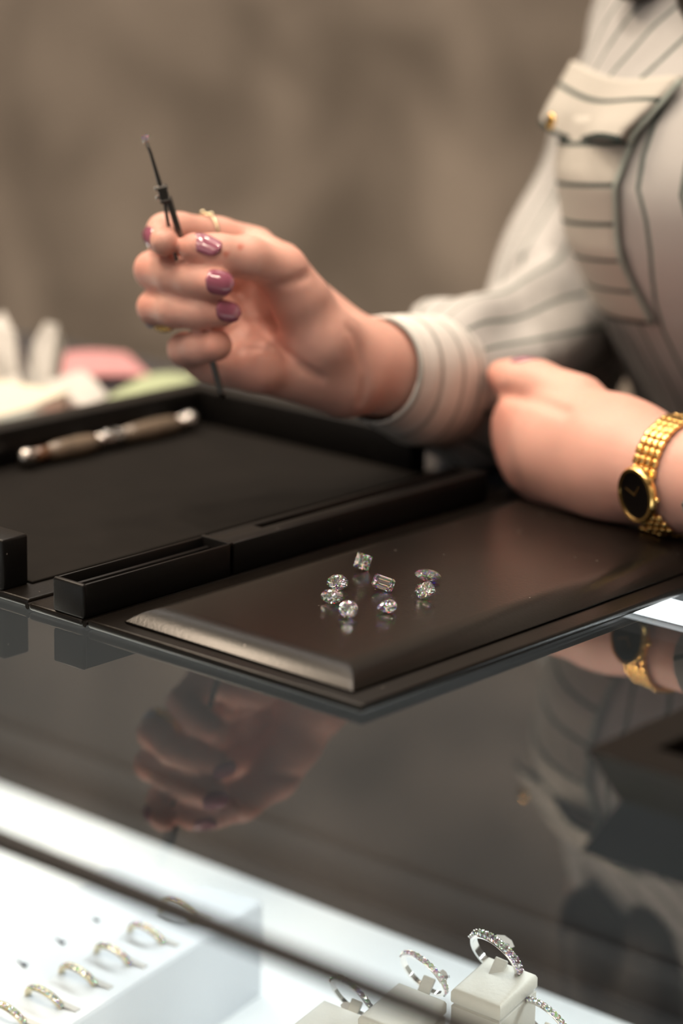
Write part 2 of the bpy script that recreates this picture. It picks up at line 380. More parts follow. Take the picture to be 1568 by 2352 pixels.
# padded cushion: a flat middle with a soft rolled edge
def cushion(x0, x1, y0, y1, z0, h, roll):
    mb = MB(); rings = []
    qs = [0, .015, .04, .08, .13, .19, .26, .34, .43, .53, .64, .76, .88, 1.0]
    offs = [0.0006, 0] + [roll*q for q in qs]; hts = [0, .0006] + [.0010+(h-.0010)*(1-(1-q)**2.1) for q in qs]
    for o, z in zip(offs, hts):
        X_0, X_1, Y_0, Y_1 = x0+o, x1-o, y0+o, y1-o; c = .0012; q = []
        for (cx, cy, a0) in ((X_1-c, Y_0+c, -90), (X_1-c, Y_1-c, 0), (X_0+c, Y_1-c, 90), (X_0+c, Y_0+c, 180)):
            for a in (0, 30, 60, 90): q.append((cx+c*math.cos(math.radians(a0+a)), cy+c*math.sin(math.radians(a0+a)), z0+z))
        rings.append(q)
    mb.loft(rings); return mb
cushion(-.6095, -.5045, .5875, .8085, .0034, .0062, .0130).build('cushion', M['leather_soft'], tr, angle=85)
PADZ = .0096
# hinge-side bar: open pen trough in front, slotted block behind
BX0, BX1, BY0, BYM, BY1, BZ0, BZ1 = -.6382, -.6232, .5815, .6570, .8080, .0032, .0155
b = MB(); t = .0013
b.bb(BX0, BX0+t, BY0, BYM, BZ0, BZ1, .0005); b.bb(BX1-t, BX1, BY0, BYM, BZ0, BZ1, .0005)
b.bb(BX0-.0002, BX1+.0002, BY0-.0004, BY0+.0020, BZ0, BZ1+.0002, .0010, 3); b.bb(BX0, BX1, BYM-.0024, BYM, BZ0, BZ1+.0004, .0005)
b.box(BX0+t*.5, BX1-t*.5, BY0+.0008, BYM-.0008, BZ0+.0005, BZ0+.0078)
for k in range(3): 
    xx = BX0+t+.0022+k*.0040; b.bb(xx, xx+.0022, BY0+.0016, BYM-.0024, BZ0+.006, BZ0+.0098-.0006*k, .0009)
b.build('pen_trough', M['leather_wall'], tr, angle=40)
b = MB(); sx0, sx1 = -.6352, -.6310
b.bb(BX0, sx0, BYM+.0002, BY1, BZ0, BZ1, .0006); b.bb(sx1, BX1, BYM+.0002, BY1, BZ0, BZ1, .0006)
b.box(sx0-.0005, sx1+.0005, BYM+.0006, BY1-.0006, BZ0, BZ1-.0035)
b.box(sx0-.0008, sx1+.0008, BYM+.0002, .680, BZ0+.001, BZ1-.0001); b.box(sx0-.0008, sx1+.0008, .802, BY1-.0004, BZ0+.001, BZ1-.0001)
b.build('slotted_block', M['leather_wall'], tr, angle=40)
MB().bb(-.8115, -.6670, .5832, .5958, .0034, .0225, .0011, 3).build('lid_wall', M['leather_wall'], tr, angle=40)
MB().bb(-.8115, -.7990, .5960, .8190, .0034, .0205, .0007, 2).build('lid_wall', M['leather_wall'], tr, angle=40)
MB().bb(-.8115, -.6740, .8192, .8300, .0034, .0205, .0007, 2).build('lid_wall', M['leather_wall'], tr, angle=40)
MB().bb(-.7980, -.6660, .5965, .8185, .0034, .0046, .0005, 2).build('lid_lining', M['leather_matte'], tr)

# pen lying along the lid wall
pn = thing('pen', 'brown and silver turned pen lying against the inside wall of the open tray lid', 'pen', (-.790, .75, .0046))
pa, pb = np.array([-.7905, .7015, .0092]), np.array([-.7905, .8055, .0092]); L = np.linalg.norm(pb-pa); ax = unit(pb-pa)
MB().lathe([(0, 0), (.0022, .0004), (.0042, .003), (.0040, .006), (.0030, .0075)], pa, ax).build('metal_tip', M['pen_metal'], pn, True)
MB().lathe([(.0030, .0075), (.0032, .012), (.0032, .016)], pa, ax).build('collar', M['wood'], pn, True)
MB().lathe([(.0032, .016), (.0043, .022), (.0046, .034), (.0043, .040), (.0034, .0445)], pa, ax).build('barrel', M['ceramic'], pn, True)
MB().lathe([(.0034, .0445), (.0032, .048), (.0044, .050), (.0045, .053), (.0036, .0545), (.0044, .056), (.0042, .0585), (.0034, .060)], pa, ax).build('centre_band', M['pen_metal'], pn, True)
MB().lathe([(.0034, .060), (.0042, .068), (.0047, .080), (.0043, .090), (.0034, .0945)], pa, ax).build('barrel', M['ceramic'], pn, True)
MB().lathe([(.0034, .0945), (.0030, .0985), (.0044, .1000), (.0047, .1020), (.0040, .1045), (0, .1055)], pa, ax).build('end_cap', M['pen_metal'], pn, True)

# ================================================================== SMALL TRAY IN THE FOREGROUND
ft = thing('ring_tray', 'small black-brown leatherette tray at the right foreground of the glass top', 'tray', (-.345, .62, .0003))
fx0, fx1, fy0, fy1, fz = -.4020, -.2300, .5715, .6750, .0162
def flared(mb, x0, x1, y0, y1, z0, z1, ins, wt, zi):
    q = lambda a, z: [(x0+a, y0+a, z), (x1-a, y0+a, z), (x1-a, y1-a, z), (x0+a, y1-a, z)]
    mb.loft([q(ins, z0), q(.0005, z1-.0012), q(0, z1-.0006), q(.0006, z1), q(wt-.0006, z1), q(wt, z1-.0006), q(wt+.001, zi)])
flared(mb := MB(), fx0, fx1, fy0, fy1, .0003, fz, .0075, .0150, .0045); mb.build('rim', M['leather_flat'], ft, angle=30)
MB().bb(fx0+.0165, fx1-.0165, fy0+.0165, fy1-.0165, .0044, .0060, .0005).build('lining', M['leather_matte'], ft)

# ================================================================== LOOSE DIAMONDS
def outline(kind):
    def r(t):
        c, s = math.cos(t), math.sin(t)
        if kind == 'round': return (c, s)
        if kind == 'oval': return (1.0*c, .74*s)
        if kind == 'cushion':
            p = 3.2; k = (abs(c)**p+abs(s)**p)**(-1/p); return (.97*k*c, .86*k*s)
        if kind == 'marquise': return (1.0*c, .50*math.copysign(abs(s)**1.35, s))
        if kind == 'pear':
            x = c; y = .66*s*(1-.42*max(0, c)**1.4) if c > 0 else .66*s; return (x*(1.0 if c > 0 else .66), y)
        if kind == 'princess':
            k = 1/max(abs(c), abs(s)); k = min(k, 1.40); return (.80*k*c, .80*k*s)
        if kind == 'radiant':
            k = min(1/max(abs(c), abs(s)), 1.13+.0); k = min(1/max(abs(c), abs(s)), 1.22/(abs(c)+abs(s))*1.12); return (.92*k*c, .76*k*s)
        if kind == 'emerald': return None
    return r
def gem(kind, R_):
    vs, fs = [], []
    hc, hp, g, tb = .30, .84, .05, .56
    if kind == 'emerald':
        def oct_(a, b, z, cc): return [(a-cc, -b, z), (a, -b+cc, z), (a, b-cc, z), (a-cc, b, z), (-a+cc, b, z), (-a, b-cc, z), (-a, -b+cc, z), (-a+cc, -b, z)]
        lv = [(.98, .70, .02, .20), (.98, .70, -.03, .20), (.80, .50, -.30, .14), (.58, .26, -.52, .07), (.40, .02, -.66, .004)]
        up = [(.86, .58, .17, .17), (.72, .44, .25, .14)]
        rings = [oct_(*up[1]), oct_(*up[0])] + [oct_(*q) for q in lv]
        vs = [v for r in rings for v in r]; n = 8; fs = [tuple(range(8))]
        for i in range(len(rings)-1):
            for j in range(n): k = (j+1) % n; fs.append((i*n+j, (i+1)*n+j, (i+1)*n+k, i*n+k))
        fs.append(tuple(((len(rings)-1)*n+k) for k in range(8))[::-1])
    else:
        o = outline(kind); A = [k*PI/8 for k in range(16)]; off = PI/8
        pt = lambda a, q, z: (o(a)[0]*q, o(a)[1]*q, z)
        mean = .5*(abs(o(0)[0])+abs(o(PI/2)[1]))
        hc_, hp_ = hc*mean, hp*mean
        T = [pt(k*PI/4, tb, hc_) for k in range(8)]; Mid = [pt(k*PI/4+off, .80, hc_*.58) for k in range(8)]
        G = [pt(a, 1, g*mean/2) for a in A]; G2 = [pt(a, 1, -g*mean/2) for a in A]
        Lm = [pt(k*PI/4+off, .40, -hp_*.66) for k in range(8)]; Cu = [(0, 0, -hp_)]
        vs = T+Mid+G+G2+Lm+Cu; t0, m0, g0, h0, l0, c0 = 0, 8, 16, 32, 48, 56
        fs.append(tuple(range(8)))
        for k in range(8):
            k1 = (k+1) % 8; km = (k-1) % 8; e = 2*k; e1 = (2*k+1) % 16; e2 = (2*k+2) % 16
            fs += [(t0+k, m0+k, t0+k1), (t0+k, m0+km, g0+e), (t0+k, g0+e, m0+k), (m0+k, g0+e, g0+e1), (m0+k, g0+e1, g0+e2)]
            fs += [(g0+e, h0+e, h0+e1, g0+e1), (g0+e1, h0+e1, h0+e2, g0+e2)]
            fs += [(l0+k, h0+e1, h0+e), (l0+k, h0+e2, h0+e1), (c0, l0+km, h0+e), (c0, h0+e, l0+k)]
    return [np.array(v)*R_ for v in vs], fs
def axes_from(n, xdir):
    n = unit(n); x = np.array(xdir, float); x = unit(x - n*(x @ n)); return x, np.cross(n, x), n
def place_gem(mb, kind, R_, c, n, xdir):
    vs, fs = gem(kind, R_); x, y, n = axes_from(n, xdir); c = np.array(c, float)
    W = [c + x*v[0] + y*v[1] + n*v[2] for v in vs]; mb.add(W, fs); return W
TOC = unit(-FW*np.array([1, 1, 0]))                               # horizontal direction towards the customer
gems = [  # kind, px, py, half-length(m), tilt from vertical (deg), turn of the tilt (deg), long-axis (px dir), label
 ('princess', 833, 1298, .0036, 62, 12, (.95, .28), 'square diamond standing tilted farthest back of the eight on the tray'),
 ('radiant', 775, 1338, .0041, 46, -5, (1, .12), 'rectangular cut-corner diamond just behind the oval diamond at the left'),
 ('oval', 762, 1370, .0039, 48, -6, (1, .10), 'oval diamond in front of the cut-corner diamond at the left'),
 ('round', 800, 1405, .0033, 52, 4, (1, 0), 'round brilliant diamond nearest to the front edge of the tray'),
 ('emerald', 880, 1343, .0040, 44, 8, (.93, .36), 'step-cut rectangular diamond in the middle of the group'),
 ('pear', 893, 1391, .0042, 42, -4, (-.97, .22), 'pear-shaped diamond with its point towards the round diamond'),
 ('cushion', 976, 1361, .0035, 48, -22, (.85, -.5), 'small cushion-cut diamond in front of the marquise diamond'),
 ('marquise', 982, 1318, .0048, 44, 5, (1, .10), 'pointed marquise diamond at the right end of the group'),
]
for kind, px, py, hl, tilt, turn, ld, lab in gems:
    cz = PADZ + hl*.55; c = P(px, py, cz); a = math.radians(turn); td = TOC*math.cos(a) + R0*math.sin(a)
    n = unit(Z0*math.cos(math.radians(tilt)) + td*math.sin(math.radians(tilt)))
    xd = R0*ld[0] - UP*ld[1]
    mb = MB(); W = place_gem(mb, kind, hl, c, n, xd)
    dz = PADZ + .00005 - min(q[2] for q in W)
    mb.v = [(v[0], v[1], v[2]+dz) for v in mb.v]
    o = mb.build('diamond', M['gem']); tag(o, lab, 'diamond', 'loose diamonds on the tray')

# ================================================================== INSIDE THE SHOWCASE
# white ring holder with a row of gold rings
rot = math.radians(11.0); TV = np.array([-math.sin(rot), math.cos(rot), 0]); TU = np.array([math.cos(rot), math.sin(rot), 0])
TC = np.array([-.662, .717, 0])                                   # far right corner of the holder
def tp(u, v, z): return TC + TU*u + TV*v + Z0*z
rh = thing('ring_holder', 'long white slotted ring holder with a row of gold rings in the showcase', 'ring holder', tuple(tp(-.035, -.09, ZF)))
mb = MB(); prof = [(0, ZF), (0, -.1592), (-.0008, -.158), (-.0300, -.158), (-.0308, -.1592), (-.0308, -.1640), (-.0640, -.1560), (-.0700, -.1560), (-.0715, -.158), (-.0715, ZF)]
mb.loft([[tp(u, v, z) for u, z in prof] for v in (-.190, 0)]); mb.build('body', M['white_foam'], rh)
for (px, py) in ((45, 2212), (132, 2160), (212, 2110)):           # small printed marks on the sloping strip
    q = P(px, py, -.160); mk = MB()
    for k in range(4): mk.rbox(q + TU*(.0022*k-.0033) - TV*(.0004*k) + Z0*.0006, (TU, TV, Z0), (.0009, .00035 + .0004*(k % 2), .0004))
    mk.build('printed_mark', M['ink'], rh)
ring_px = [(20, 2322), (105, 2285), (182, 2234), (262, 2187), (338, 2138), (412, 2084)]
RLAB = ['nearest gold ring in the white holder, cut by the left photo edge', 'second gold ring from the near end of the white holder', 'third gold ring from the near end of the white holder',
        'fourth gold ring from the near end of the white holder', 'fifth gold ring from the near end, just below the dark edge trim', 'farthest gold ring of the holder, behind the dark edge trim']
def stone_ring(name, label, cat, c, axis, up, R_, wid, thick, mt, nst, arc, group, st_r):
    axis = unit(axis); e1 = unit(np.array(up) - axis*(np.array(up) @ axis)); e2 = np.cross(axis, e1); c = np.array(c)
    t = thing(name, label, cat, tuple(c), group); mb = MB(); rings = []
    for q in np.linspace(0, 2*PI, 48, endpoint=False):
        d = e1*math.cos(q)+e2*math.sin(q)
        rings.append([c+d*(R_-thick)+axis*wid*.42, c+d*(R_-thick)-axis*wid*.42, c+d*(R_-.0003)-axis*wid*.5, c+d*(R_+.0001)-axis*wid*.36, c+d*(R_-.0004), c+d*(R_+.0001)+axis*wid*.36, c+d*(R_-.0003)+axis*wid*.5])
    rings.append(rings[0]); mb.loft(rings, cap=False); mb.build('band', mt, t, angle=35)
    pr_ = MB(); first = None; qs = np.linspace(-arc, arc, nst)
    for i, q in enumerate(qs):
        d = e1*math.cos(q)+e2*math.sin(q); gm = MB(); place_gem(gm, 'round', st_r, c+d*(R_+st_r*.30), d, axis)
        gm.build('stone', M['gem'], t)
        q2 = q + (qs[1]-qs[0])/2; d2 = e1*math.cos(q2)+e2*math.sin(q2)
        for sg in (-1, 1): pr_.lathe([(0, 0), (.00022, .0001), (.00024, st_r*.75), (.0001, st_r*.95), (0, st_r)], c+d2*(R_-.0003)+axis*sg*wid*.36, d2, 6)
    pr_.build('prongs', mt, t, True); return t
def idir(r, u, c): return unit(RT*r + UP*u - FW*c)                 # a direction given by right / up / towards the viewer
for (px, py), lab in zip(ring_px, RLAB):
    c = P(px+2, py+16, -.1585); n = unit(TV*-.85 - Z0*.42 - TU*.10)
    stone_ring('gold_ring', lab, 'ring', c - Z0*.0012, n, Z0, .0094, .0030, .0012, M['gold_pale'], 13, 1.45, 'gold rings in the white holder', .00085)
    d = thing('price_tag', 'small white tag behind the ' + lab.split(',')[0].replace(' in the white holder', '').replace(' of the white holder', ''), 'price tag', tuple(c+TU*.010+Z0*.001), 'tags beside the gold rings')
    b = MB(); q = c + TU*.0105 - TV*.0005 + Z0*.0012; b.rbox(q, (unit(TU*.8+Z0*-.1), TV, Z0), (.0045, .0016, .00025), .0001); b.build('card', M['paper'], d)

# cream leatherette ring stands
BLK = []
def stand(label, x0, x1, y0, y1, zt, rise):
    t = thing('ring_stand', label, 'ring stand', ((x0+x1)/2, (y0+y1)/2, ZF), 'cream ring stands in the showcase')
    lid = .0060; cc = .0012; o = .0006
    q = lambda a, z, r=0: [(x0+a, y0+a, z), (x1-a, y0+a, z), (x1-a, y1-a, z+r), (x0+a, y1-a, z+r)]
    b = MB(); b.loft([q(.001, ZF), q(.0002, ZF+.001), q(0, ZF+.002), q(0, zt-lid-.0009, rise), q(.0007, zt-lid-.0004, rise), q(.0008, zt-lid+.0003, rise)]); b.build('base_block', M['cream_leather'], t, angle=25)
    b = MB(); b.loft([q(.0009, zt-lid, rise), q(.0001, zt-lid+.0004, rise), q(-.0002, zt-lid+.001, rise), q(-.0002, zt-.0016, rise), q(.0003, zt-.0006, rise), q(.0012, zt, rise), q(.003, zt+.0003, rise)])
    b.build('cushion_top', M['cream_leather'], t, angle=35); return t
SX = [(-.5660, -.5430), (-.5415, -.5195), (-.5190, -.4970), (-.4860, -.4640)]
SY = [(.6220, .6470), (.6380, .6600), (.6625, .6835), (.6640, .6860)]
SZ = [-.1500, -.1395, -.1300, -.1500]
SLAB = ['lowest cream ring stand, left end of the row of stands', 'second cream ring stand from the left, a step below the tallest', 'tallest cream ring stand standing in front of the lit showcase edge', 'low cream ring stand at the right end of the row']
for (a, b_), (y0_, y1_), z, lab in zip(SX, SY, SZ, SLAB): stand(lab, a, b_, y0_, y1_, z, .0055)
wr = [(808, 2290, .0098, 0, .0019), (973, 2237, .0104, 1, .0021), (1138, 2195, .0108, 2, .0031), (1252, 2345, .0104, 3, .0023)]
WLAB = ['diamond-set white gold ring on the lowest stand at the left', 'slim diamond-set white gold ring on the second stand from the left', 'widest diamond-set white gold ring on the tallest stand', 'diamond-set white gold ring at the right, cut by the bottom photo edge']
for (px, py, R_, k, wd), lab in zip(wr, WLAB):
    x0, x1 = SX[k]; zt = SZ[k]; xm = (x0+x1)/2
    c = P(px, py, zt+.0095)
    n = unit(-FW*.42 + (-RT*.66 - UP*.62)*.91)
    stone_ring('diamond_ring', lab, 'ring', c, n, unit(RT*.5+UP*.62-FW*.3), R_, wd, .0013, M['white_gold'], 17, 1.62, 'diamond rings on the cream stands', wd*.52)
    tg = thing('ring_clip', 'cream leatherette tongue holding the ' + lab.split(' on ')[0].split(' at ')[0] + ' to its stand', 'ring clip', tuple(c-Z0*.006), 'tongues holding the diamond rings')
    kk = R_/.0108; base = c - RT*.0006*kk - UP*.0078*kk - FW*.001; tip = c + RT*.0024*kk - UP*.0014*kk + FW*.001
    tn = unit(tip-base); s0 = unit(RT*.85 - UP*.40 - FW*.3); s0 = unit(s0 - tn*(s0 @ tn))
    b = MB(); b.rbox((base+tip)/2, (s0, tn, np.cross(s0, tn)), (.0024*kk, np.linalg.norm(tip-base)/2, .0010), .0004); b.build('tongue', M['cream_leather'], tg)
# paper price tag behind the widest ring and the slim one
def price_tag(label, px, py, z, w_, h_, tilt, marks):
    c = P(px, py, z); s0 = unit(RT + UP*tilt); n0 = unit(-FW + UP*.5); u0 = np.cross(n0, s0)
    t = thing('price_tag', label, 'price tag', tuple(c), 'tags on the diamond rings'); b = MB()
    out = [(-1, -.9), (.35, -1), (1, -.35), (.6, .5), (-.2, 1), (-1, .8)]
    f = [c+s0*w_*a+u0*h_*q for a, q in out]; b.loft([f, [p+n0*.0002 for p in f]]); b.build('card', M['paper'], t)
    k_ = MB()
    for k in range(marks): k_.rbox(c+s0*(w_*.15+k*.0005)-u0*h_*.35+n0*.0003, (s0, u0, n0), (.00012, .0005, .00005))
    k_.build('printed_bars', M['ink'], t)
price_tag('white paper tag with printed bars behind the widest ring', 1160, 2164, -.1195, .0036, .0024, -.25, 3)
price_tag('folded white paper tag beside the slim ring on the second stand', 1020, 2240, -.1300, .0014, .0022, .1, 4)
price_tag('white paper tag with printed marks inside the leftmost diamond ring', 798, 2312, -.1440, .0022, .0022, .5, 5)

# ================================================================== PAPERS ON THE COUNTER BEHIND THE TRAY
def sheet(name, label, cat, pts, th, mt, bend=0.0, group=None):
    mb = MB(); n = 8; A, B_, C_, D_ = [np.array(p, float) for p in pts]; rows = []
    for i in range(n+1):
        u = i/n; row = []
        for j in range(n+1):
            v = j/n; p = A*(1-u)*(1-v)+B_*u*(1-v)+C_*u*v+D_*(1-u)*v; p = p + Z0*bend*math.sin(PI*u)*(.6+.4*v); row.append(p)
        rows.append(row)
    ring = lambda dz: [[q+Z0*dz for q in r] for r in rows]
    top, bot = ring(th), ring(0); vs = [q for r in top for q in r]+[q for r in bot for q in r]; N = (n+1)*(n+1); fs = []
    for i in range(n):
        for j in range(n):
            a = i*(n+1)+j; b_ = a+1; c = a+n+2; d = a+n+1; fs += [(a, d, c, b_), (N+a, N+b_, N+c, N+d)]
    for i in range(n):
        for (a, b_) in ((i*(n+1), (i+1)*(n+1)), (i*(n+1)+n, (i+1)*(n+1)+n), (i, i+1), (n*(n+1)+i, n*(n+1)+i+1)): fs.append((a, b_, N+b_, N+a))
    mb.add(vs, fs); o = mb.build(name, mt, None, angle=40); tag(o, label, cat, group); return o
zc = .0004
sheet('paper_pad', 'cream paper pad at the far left edge behind the tray lid', 'paper', [P(-260, 1075, zc), P(70, 985, zc), P(160, 945, zc), P(-150, 900, zc)], .010, M['cream'], 0)
sheet('paper_slip', 'pale green paper slip lying behind the tray lid', 'paper', [P(170, 962, zc), P(395, 925, zc), P(452, 872, zc), P(330, 868, zc)], .0012, M['green'], .002, 'coloured slips')
sheet('paper_slip', 'dusty pink paper slip behind the green slip', 'paper', [P(120, 875, zc), P(345, 868, zc), P(290, 816, zc), P(110, 822, zc)], .0012, M['pink'], .002, 'coloured slips')
sheet('paper_slip', 'small pink paper corner between the cream pad and the white card', 'paper', [P(110, 985, zc), P(205, 960, zc), P(190, 938, zc), P(110, 948, zc)], .0010, M['pink'], 0, 'coloured slips')
o_card = sheet('folded_card', 'small white folded card between the cream pad and the green slip', 'card', [P(95, 900, .004), P(190, 955, .003), P(248, 930, .003), P(185, 868, .010)], .0040, M['paper'], .002)
sheet('dark_card', 'thin dark card under the small white folded card', 'card', [P(95, 918, zc), P(175, 958, zc), P(200, 945, zc), P(120, 905, zc)], .0020, M['navy'], 0)
# crumpled white wrapping papers standing in peaks
def crumple(label, polys, t, th=.0008):
    mb = MB()
    for poly in polys:
        W = [D(px, py, t+dt) for px, py, dt in poly]; n = len(W); c = sum(W)/n
        nn = np.cross(W[1]-W[0], W[2]-W[0]); nn = nn/np.linalg.norm(nn)
        mb.loft([[q for q in W], [q+nn*th for q in W]])
    o = mb.build('wrapping_paper', M['paper']); tag(o, label, 'paper', 'crumpled wrapping papers'); return o
crumple('crumpled white wrapping paper standing in a peak at the left photo edge',
        [[(-60, 900, .0), (-40, 760, .0), (8, 716, .01), (34, 765, .0), (40, 860, -.01)], [(-60, 900, 0), (40, 860, -.01), (70, 915, -.025), (0, 930, -.03)],
         [(34, 765, .0), (60, 830, .02), (75, 905, .01), (40, 860, -.01)]], 1.245)
crumple('crumpled white wrapping paper with a rounded peak beside the pink slip',
        [[(62, 905, 0), (78, 790, .0), (108, 740, .01), (132, 745, .012), (112, 880, -.01)], [(132, 745, .012), (150, 800, .02), (138, 880, .015), (112, 880, -.01)],
         [(62, 905, 0), (112, 880, -.01), (170, 905, -.02), (110, 930, -.03)], [(112, 880, -.01), (138, 880, .015), (205, 872, -.0), (215, 900, -.02), (170, 905, -.02)]], 1.240)

# ================================================================== PERSON
pe = thing('person', 'person in a white striped blouse leaning over the counter and holding up tweezers', 'person', (-.53, 1.13, FZ))
def C(a, b):                                                      # limb segment between two measured joints (px, py, distance, radius in px)
    A = D(*a[:3]); B_ = D(*b[:3]); return ('c', A, B_, a[3]*a[2]/FPX, b[3]*b[2]/FPX)
def chain(*j): return [C(j[i], j[i+1]) for i in range(len(j)-1)]
# right hand (raised, palm to the viewer, fingers folded, thumb and index pinching)
W_R = (868, 846, 1.040, 104)
palm = [C((575, 590, 1.026, 62), (800, 800, 1.034, 84)), C((565, 650, 1.028, 62), (800, 830, 1.038, 88)), C((560, 725, 1.024, 62), (800, 860, 1.036, 84)),
        C((560, 800, 1.014, 62), (790, 875, 1.028, 82)), C((590, 838, 1.006, 62), (790, 868, 1.022, 86)), C((790, 836, 1.034, 100), W_R), C(W_R, (985, 850, 1.075, 112))]
thenar = [C((628, 628, .992, 44), (742, 778, 1.006, 74)), C((742, 778, 1.006, 74), (820, 830, 1.024, 86)), C((700, 690, 1.000, 62), (650, 600, 1.010, 44))]
thumb = chain((650, 618, .990, 52), (568, 592, .977, 47), (500, 585, .972, 45), (446, 570, .969, 36)) + [C((690, 680, .996, 60), (650, 618, .990, 52)), C((590, 572, 1.012, 46), (648, 612, 1.000, 48))]
index = chain((585, 572, 1.020, 52), (500, 548, 1.010, 48), (410, 532, .997, 43), (378, 532, .990, 41), (372, 544, .978, 37), (378, 556, .970, 33))
middle = chain((562, 640, 1.026, 50), (420, 618, 1.008, 45), (352, 620, .996, 43), (400, 634, .982, 43), (448, 643, .973, 43), (498, 652, .966, 37))
ringf = chain((560, 725, 1.024, 48), (430, 708, 1.008, 43), (356, 706, .997, 40), (402, 712, .983, 40), (455, 716, .976, 40), (512, 720, .972, 32))
pinky = chain((562, 800, 1.014, 46), (470, 830, 1.004, 42), (424, 802, .996, 38), (460, 796, .984, 38), (497, 793, .978, 37))
hypo = [C((500, 846, 1.004, 40), (600, 842, 1.002, 62))]
fn = sdf_field([(.005, .003, palm), (.006, .009, thenar), (.004, .0025, thumb), (.0025, .0012, index), (.0025, .0008, middle), (.0025, .0008, ringf), (.0025, .0008, pinky), (.004, .003, hypo)])
def carve(fn_, lines):
    caps = []
    for ln, r, t0, t1 in lines:
        W = []
        for px, py in ln:
            ts = np.linspace(t0, t1, 400); v = fn_(CAM + ray(px, py)*ts[:, None]); k = int(np.argmax(v < 0)); W.append(D(px, py, ts[k]) - unit(ray(px, py))*r*.35)
        caps += [('c', W[i], W[i+1], r, r) for i in range(len(W)-1)]
    def out(X):
        d = fn_(X); c = None
        for q_ in caps: e = cone_d(X, *q_[1:]); c = e if c is None else np.minimum(c, e)
        return -smin(-d, c, .0022)
    return out
fn = carve(fn, [([(548, 672), (575, 715), (618, 775), (680, 832), (735, 870)], .0016, .93, 1.06), ([(560, 642), (610, 655), (660, 652), (706, 632)], .0015, .93, 1.06),
                ([(560, 800), (620, 806), (690, 850)], .0010, .93, 1.06), ([(800, 752), (826, 800), (838, 860), (830, 925)], .0010, .93, 1.08)])
pts = np.array([D(330, 600, .96), D(985, 850, 1.075), D(640, 930, 1.0), D(560, 520, 1.02), D(500, 850, .97), D(330, 700, 1.0)])
V1, F1 = surface_nets(fn, pts.min(0)-.028, pts.max(0)+.028, .00125); V1 = relax(V1, F1, 2, .5)
# left hand (loose fist resting on the far edge of the tray) and forearm
W_L = (1452, 1066, 1.004, 128)
lh = [C((1215, 948, 1.052, 66), (1400, 1020, 1.014, 116)), C((1200, 985, 1.056, 72), (1400, 1050, 1.014, 118)), C((1215, 1040, 1.052, 74), (1400, 1080, 1.014, 112)),
      C((1240, 1080, 1.046, 72), (1400, 1098, 1.014, 108)), C((1320, 1030, 1.03, 128), W_L), C(W_L, (1560, 1098, .985, 116)), C((1560, 1098, .985, 116), (1900, 1150, .935, 150))]
lf = []
for (mx, my, tt) in ((1182, 946, 1.062), (1176, 985, 1.066), (1192, 1040, 1.062), (1222, 1084, 1.054)):
    lf.append(chain((mx+22, my, tt-.006, 48), (mx-1, my+4, tt+.012, 43), (mx+30, my+12, tt+.030, 39), (mx+70, my+10, tt+.026, 36), (mx+90, my+6, tt+.016, 32)))
lt = chain((1330, 925, 1.030, 66), (1235, 884, 1.048, 52), (1182, 872, 1.056, 44), (1152, 862, 1.062, 36))
fl = sdf_field([(.008, .004, lh)] + [(.003, .0022, q) for q in lf] + [(.005, .003, lt)])
fl0 = fl
fl = carve(fl, [([(1160, 905), (1200, 912), (1250, 925), (1300, 945)], .0018, .96, 1.12)])
fl1 = fl
fl = lambda X: np.maximum(fl1(X), np.where((X[..., 1] < .812) & (X[..., 0] < -.5), .0098, .0038) - X[..., 2])    # the hand rests flat on the tray
pts = np.array([D(1120, 850, 1.07), D(1900, 1150, .935), D(1240, 1150, 1.05), D(1250, 1000, 1.1), D(1900, 1150, .96)])
V2, F2 = surface_nets(fl, pts.min(0)-.03, pts.max(0)+.034, .0018); V2 = relax(V2, F2, 2, .5)
# trunk, arms, legs, neck and head
TX = -.53
EL = D(1268, 800, 1.235); SHR = np.array([-.690, 1.03, .275]); SHL = np.array([-.37, 1.0, .275]); ELL = D(1900, 1150, .935)
arms = [('c', D(985, 850, 1.075), EL, .020, .024), ('c', EL, D(1430, 370, 1.24), .024, .024), ('c', D(1430, 370, 1.24), D(1545, 10, 1.215), .024, .026), ('c', D(1545, 10, 1.215), SHR, .026, .034), ('c', ELL, SHL, .034, .045)]
trunk = [('c', (TX-.05, 1.10, -.10), (TX-.05, .985, .14), .085, .088), ('c', (TX+.05, 1.10, -.10), (TX+.05, .985, .14), .085, .088), ('c', (TX-.12, 1.02, .262), (TX+.12, 1.02, .262), .045, .045),
         ('c', (TX, 1.02, .27), (TX, .995, .40), .052, .047), ('c', (TX-.07, 1.13, -.14), (TX+.07, 1.13, -.14), .10, .10)]
legs = []
for sg in (-1, 1):
    legs += [('c', (TX+sg*.085, 1.13, -.16), (TX+sg*.085, 1.11, -.56), .078, .052), ('c', (TX+sg*.085, 1.11, -.56), (TX+sg*.09, 1.15, -.93), .050, .034), ('c', (TX+sg*.09, 1.16, -.955), (TX+sg*.10, 1.02, -.972), .034, .026)]
HC = np.array([TX-.005, .955, .495])
head = [('e', HC, np.eye(3), (.071, .090, .098)), ('c', HC+[0, -.030, -.055], HC+[0, -.052, -.083], .050, .030), ('c', HC+[0, -.088, -.005], HC+[0, -.104, -.036], .008, .011),
        ('c', HC+[-.012, -.087, -.062], HC+[.012, -.087, -.062], .008, .008), ('e', HC+[-.074, .0, -.012], np.eye(3), (.009, .018, .030)), ('e', HC+[.074, .0, -.012], np.eye(3), (.009, .018, .030)),
        ('e', HC+[-.031, -.080, .004], np.eye(3), (.014, .010, .009)), ('e', HC+[.031, -.080, .004], np.eye(3), (.014, .010, .009))]
fb = sdf_field([(.03, .02, trunk), (.02, .02, arms), (.02, .03, legs), (.014, .02, head)])
